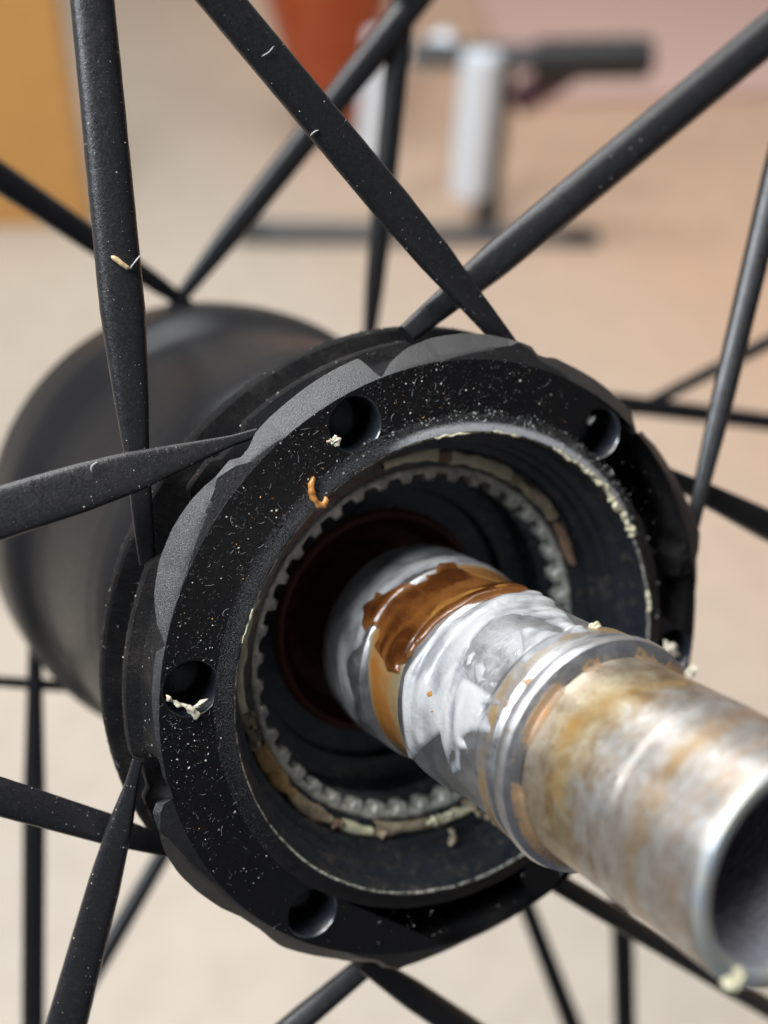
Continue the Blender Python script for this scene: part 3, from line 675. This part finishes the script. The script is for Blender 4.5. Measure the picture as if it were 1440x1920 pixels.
for nm, vs in (('unseen_back_wall', [(-220, 235, 0), (300, 235, 0), (300, 235, 250), (-220, 235, 250)]), ('unseen_left_wall', [(-130, -4, 0), (-130, 235, 0), (-130, 235, 250), (-130, -4, 250)])):  # walls out of view, added so the metal has a room to reflect
    me = bpy.data.meshes.new(nm); me.from_pydata(vs, [], [(3, 2, 1, 0)]); me.materials.append(M['wallp'])
    o = link(bpy.data.objects.new(nm, me)); o['kind'] = 'structure'
M['woodb'] = simple('orange_varnished_wood', (.50, .24, .06), (.62, .33, .10), .35, .3)
M['silver'] = simple('silver_tube', (.76, .82, .88), (.80, .86, .92), .3, 1, .1)
M['rubber'] = simple('black_rubber', (.012, .012, .013), (.02, .02, .02), .5, 2)
M['greybar'] = simple('grey_painted_steel', (.05, .05, .055), (.09, .09, .09), .4, 2)
M['orangep'] = simple('orange_red_plastic', (.30, .035, .008), (.50, .10, .02), .3, .5)
M['orangel'] = simple('bright_orange_plastic', (.85, .24, .03), (.9, .3, .04), .3, .5)
m = MT('pink_rug_pile'); w = m.n.new('ShaderNodeTexWave'); w.inputs['Scale'].default_value = .35; w.inputs['Distortion'].default_value = 6; m.link(m.tc.outputs['Object'], w.inputs['Vector'])
m.to('Base Color', m.mix(m.ramp(w.outputs['Fac'], [(.5, 0.), (.95, .35)]), (.62, .42, .36), (.34, .20, .19))); m.set(Roughness=.9); M['rug'] = m.m
M['tan'] = simple('tan_woven_mat', (.62, .44, .31), (.58, .42, .30), .7, .05)
M['wine'] = simple('wine_red_cloth', (.09, .04, .05), (.13, .06, .07), .9, .6)

def slab(name, quad, h, mat, label=None, cat=None):
    """a sheet lying on the floor, corners given where they are seen"""
    Q = [floor_at(u, v) for u, v in quad]; c = sum(Q)/4
    V = [q - c + np.array([0, 0, .02]) for q in Q] + [q - c + np.array([0, 0, h]) for q in Q]
    F = [(3, 2, 1, 0), (4, 5, 6, 7)] + [(i, (i+1) % 4, (i+1) % 4+4, i+4) for i in range(4)]
    o = mesh_obj(name, V, F, mat, smooth=False, scale=1); o.location = c
    if label: tag(o, label, cat)
    return o
slab('floor_rug', [(960, 205), (1560, 180), (1560, -240), (820, -240)], 1.0, M['rug'], 'dusty pink patterned rug on the floor at the top right, out of focus', 'rug')
# stand
Yd = float(floor_at(780, 452)[1])
st = root('work_stand', 'blurred floor stand with two silver uprights and black capped foot bars', 'stand', Matrix.Translation(Vector(floor_at(780, 452))))
def local(P): return Vector(P) - Vector(st.location if st.location.length else st.matrix_world.translation)
def bar(name, p0, p1, r, mat, n=20, par=st, ry=None):
    a = Vector(p0); b = Vector(p1); d = b-a; L = d.length
    bm = bmesh.new(); bmesh.ops.create_cone(bm, cap_ends=True, segments=n, radius1=r, radius2=r, depth=L)
    bmesh.ops.bevel(bm, geom=[e for e in bm.edges if len(e.link_faces) == 2 and any(len(f.verts) > 4 for f in e.link_faces)], offset=r*.2, segments=2, affect='EDGES')
    me = bpy.data.meshes.new(name); bm.to_mesh(me); bm.free(); me.materials.append(mat); me.shade_smooth(); me.set_sharp_from_angle(angle=rad(50))
    o = link(bpy.data.objects.new(name, me)); o.parent = par
    o.matrix_local = Matrix.Translation((a+b)/2 - par.matrix_world.translation) @ d.to_track_quat('Z', 'Y').to_matrix().to_4x4(); return o
bpy.context.view_layer.update()
def D(u, v, dy=0): return at_dist(u, v, Yd + dy)
bar('foot_bar', D(455, 432), D(1060, 450), 1.0, M['greybar'])
bar('foot_cap', D(1055, 450), D(1118, 456), 1.25, M['rubber'])
bar('foot_cap', D(440, 428), D(500, 430), .95, M['rubber'])
bar('upright', D(878, 365, 1), D(905, 95, 1), 1.75, M['silver'])
bar('upright', D(905, 450, 3), D(945, 100, 3), 1.1, M['greybar'])  # grey bar standing for the shadow strip beside the silver upright
bar('upright', D(690, 300, 1), D(712, 60, 1), 1.1, M['silver'])
bar('cross_bar', D(770, 100, 2), D(1000, 108, 2), 1.1, M['greybar'])
bar('grip', D(1000, 112, 2), D(1222, 108, 2), 1.7, M['rubber'])
bar('clamp', D(775, 118, 3), D(850, 75, 3), 1.2, M['silver'])
bar('brace', D(965, 195, 4), D(1080, 120, 4), 1.3, M['wine'])
# orange container at the top
P0 = at_dist(615, 10, Yd + 25)
oc = root('plastic_tub', 'out-of-focus orange red plastic container at the top behind the spokes', 'container', Matrix.Translation(Vector((P0[0], P0[1], 0))))
sc = (Yd+25)/100
V, F = lathe([(0.1, 0), (2.0*sc, 0), (3.0*sc, 3.4), (5.2*sc, P0[2]+1.5), (5.8*sc, P0[2]+9), (0.1, P0[2]+9)], 32); mesh_obj('tub_body', V, F, M['orangep'], oc, scale=1, sharp=40)
# wooden board leaning at the left
yb = float(floor_at(60, 425)[1])
Vq = [at_dist(170, 425, yb), at_dist(-340, 425, yb), at_dist(-340, -260, yb), at_dist(60, -260, yb)]
c = Vector(Vq[0]); V = [Vector(q) - c for q in Vq]; V = V + [v + Vector((0, 2.5, 0)) for v in V]
F = [(0, 1, 2, 3), (7, 6, 5, 4)] + [(i, i+4, (i+1) % 4+4, (i+1) % 4) for i in range(4)]
o = mesh_obj('wooden_board', V, F, M['woodb'], smooth=False, scale=1); o.location = c; tag(o, 'blurred orange wooden panel with slanting edge at the upper left', 'board')
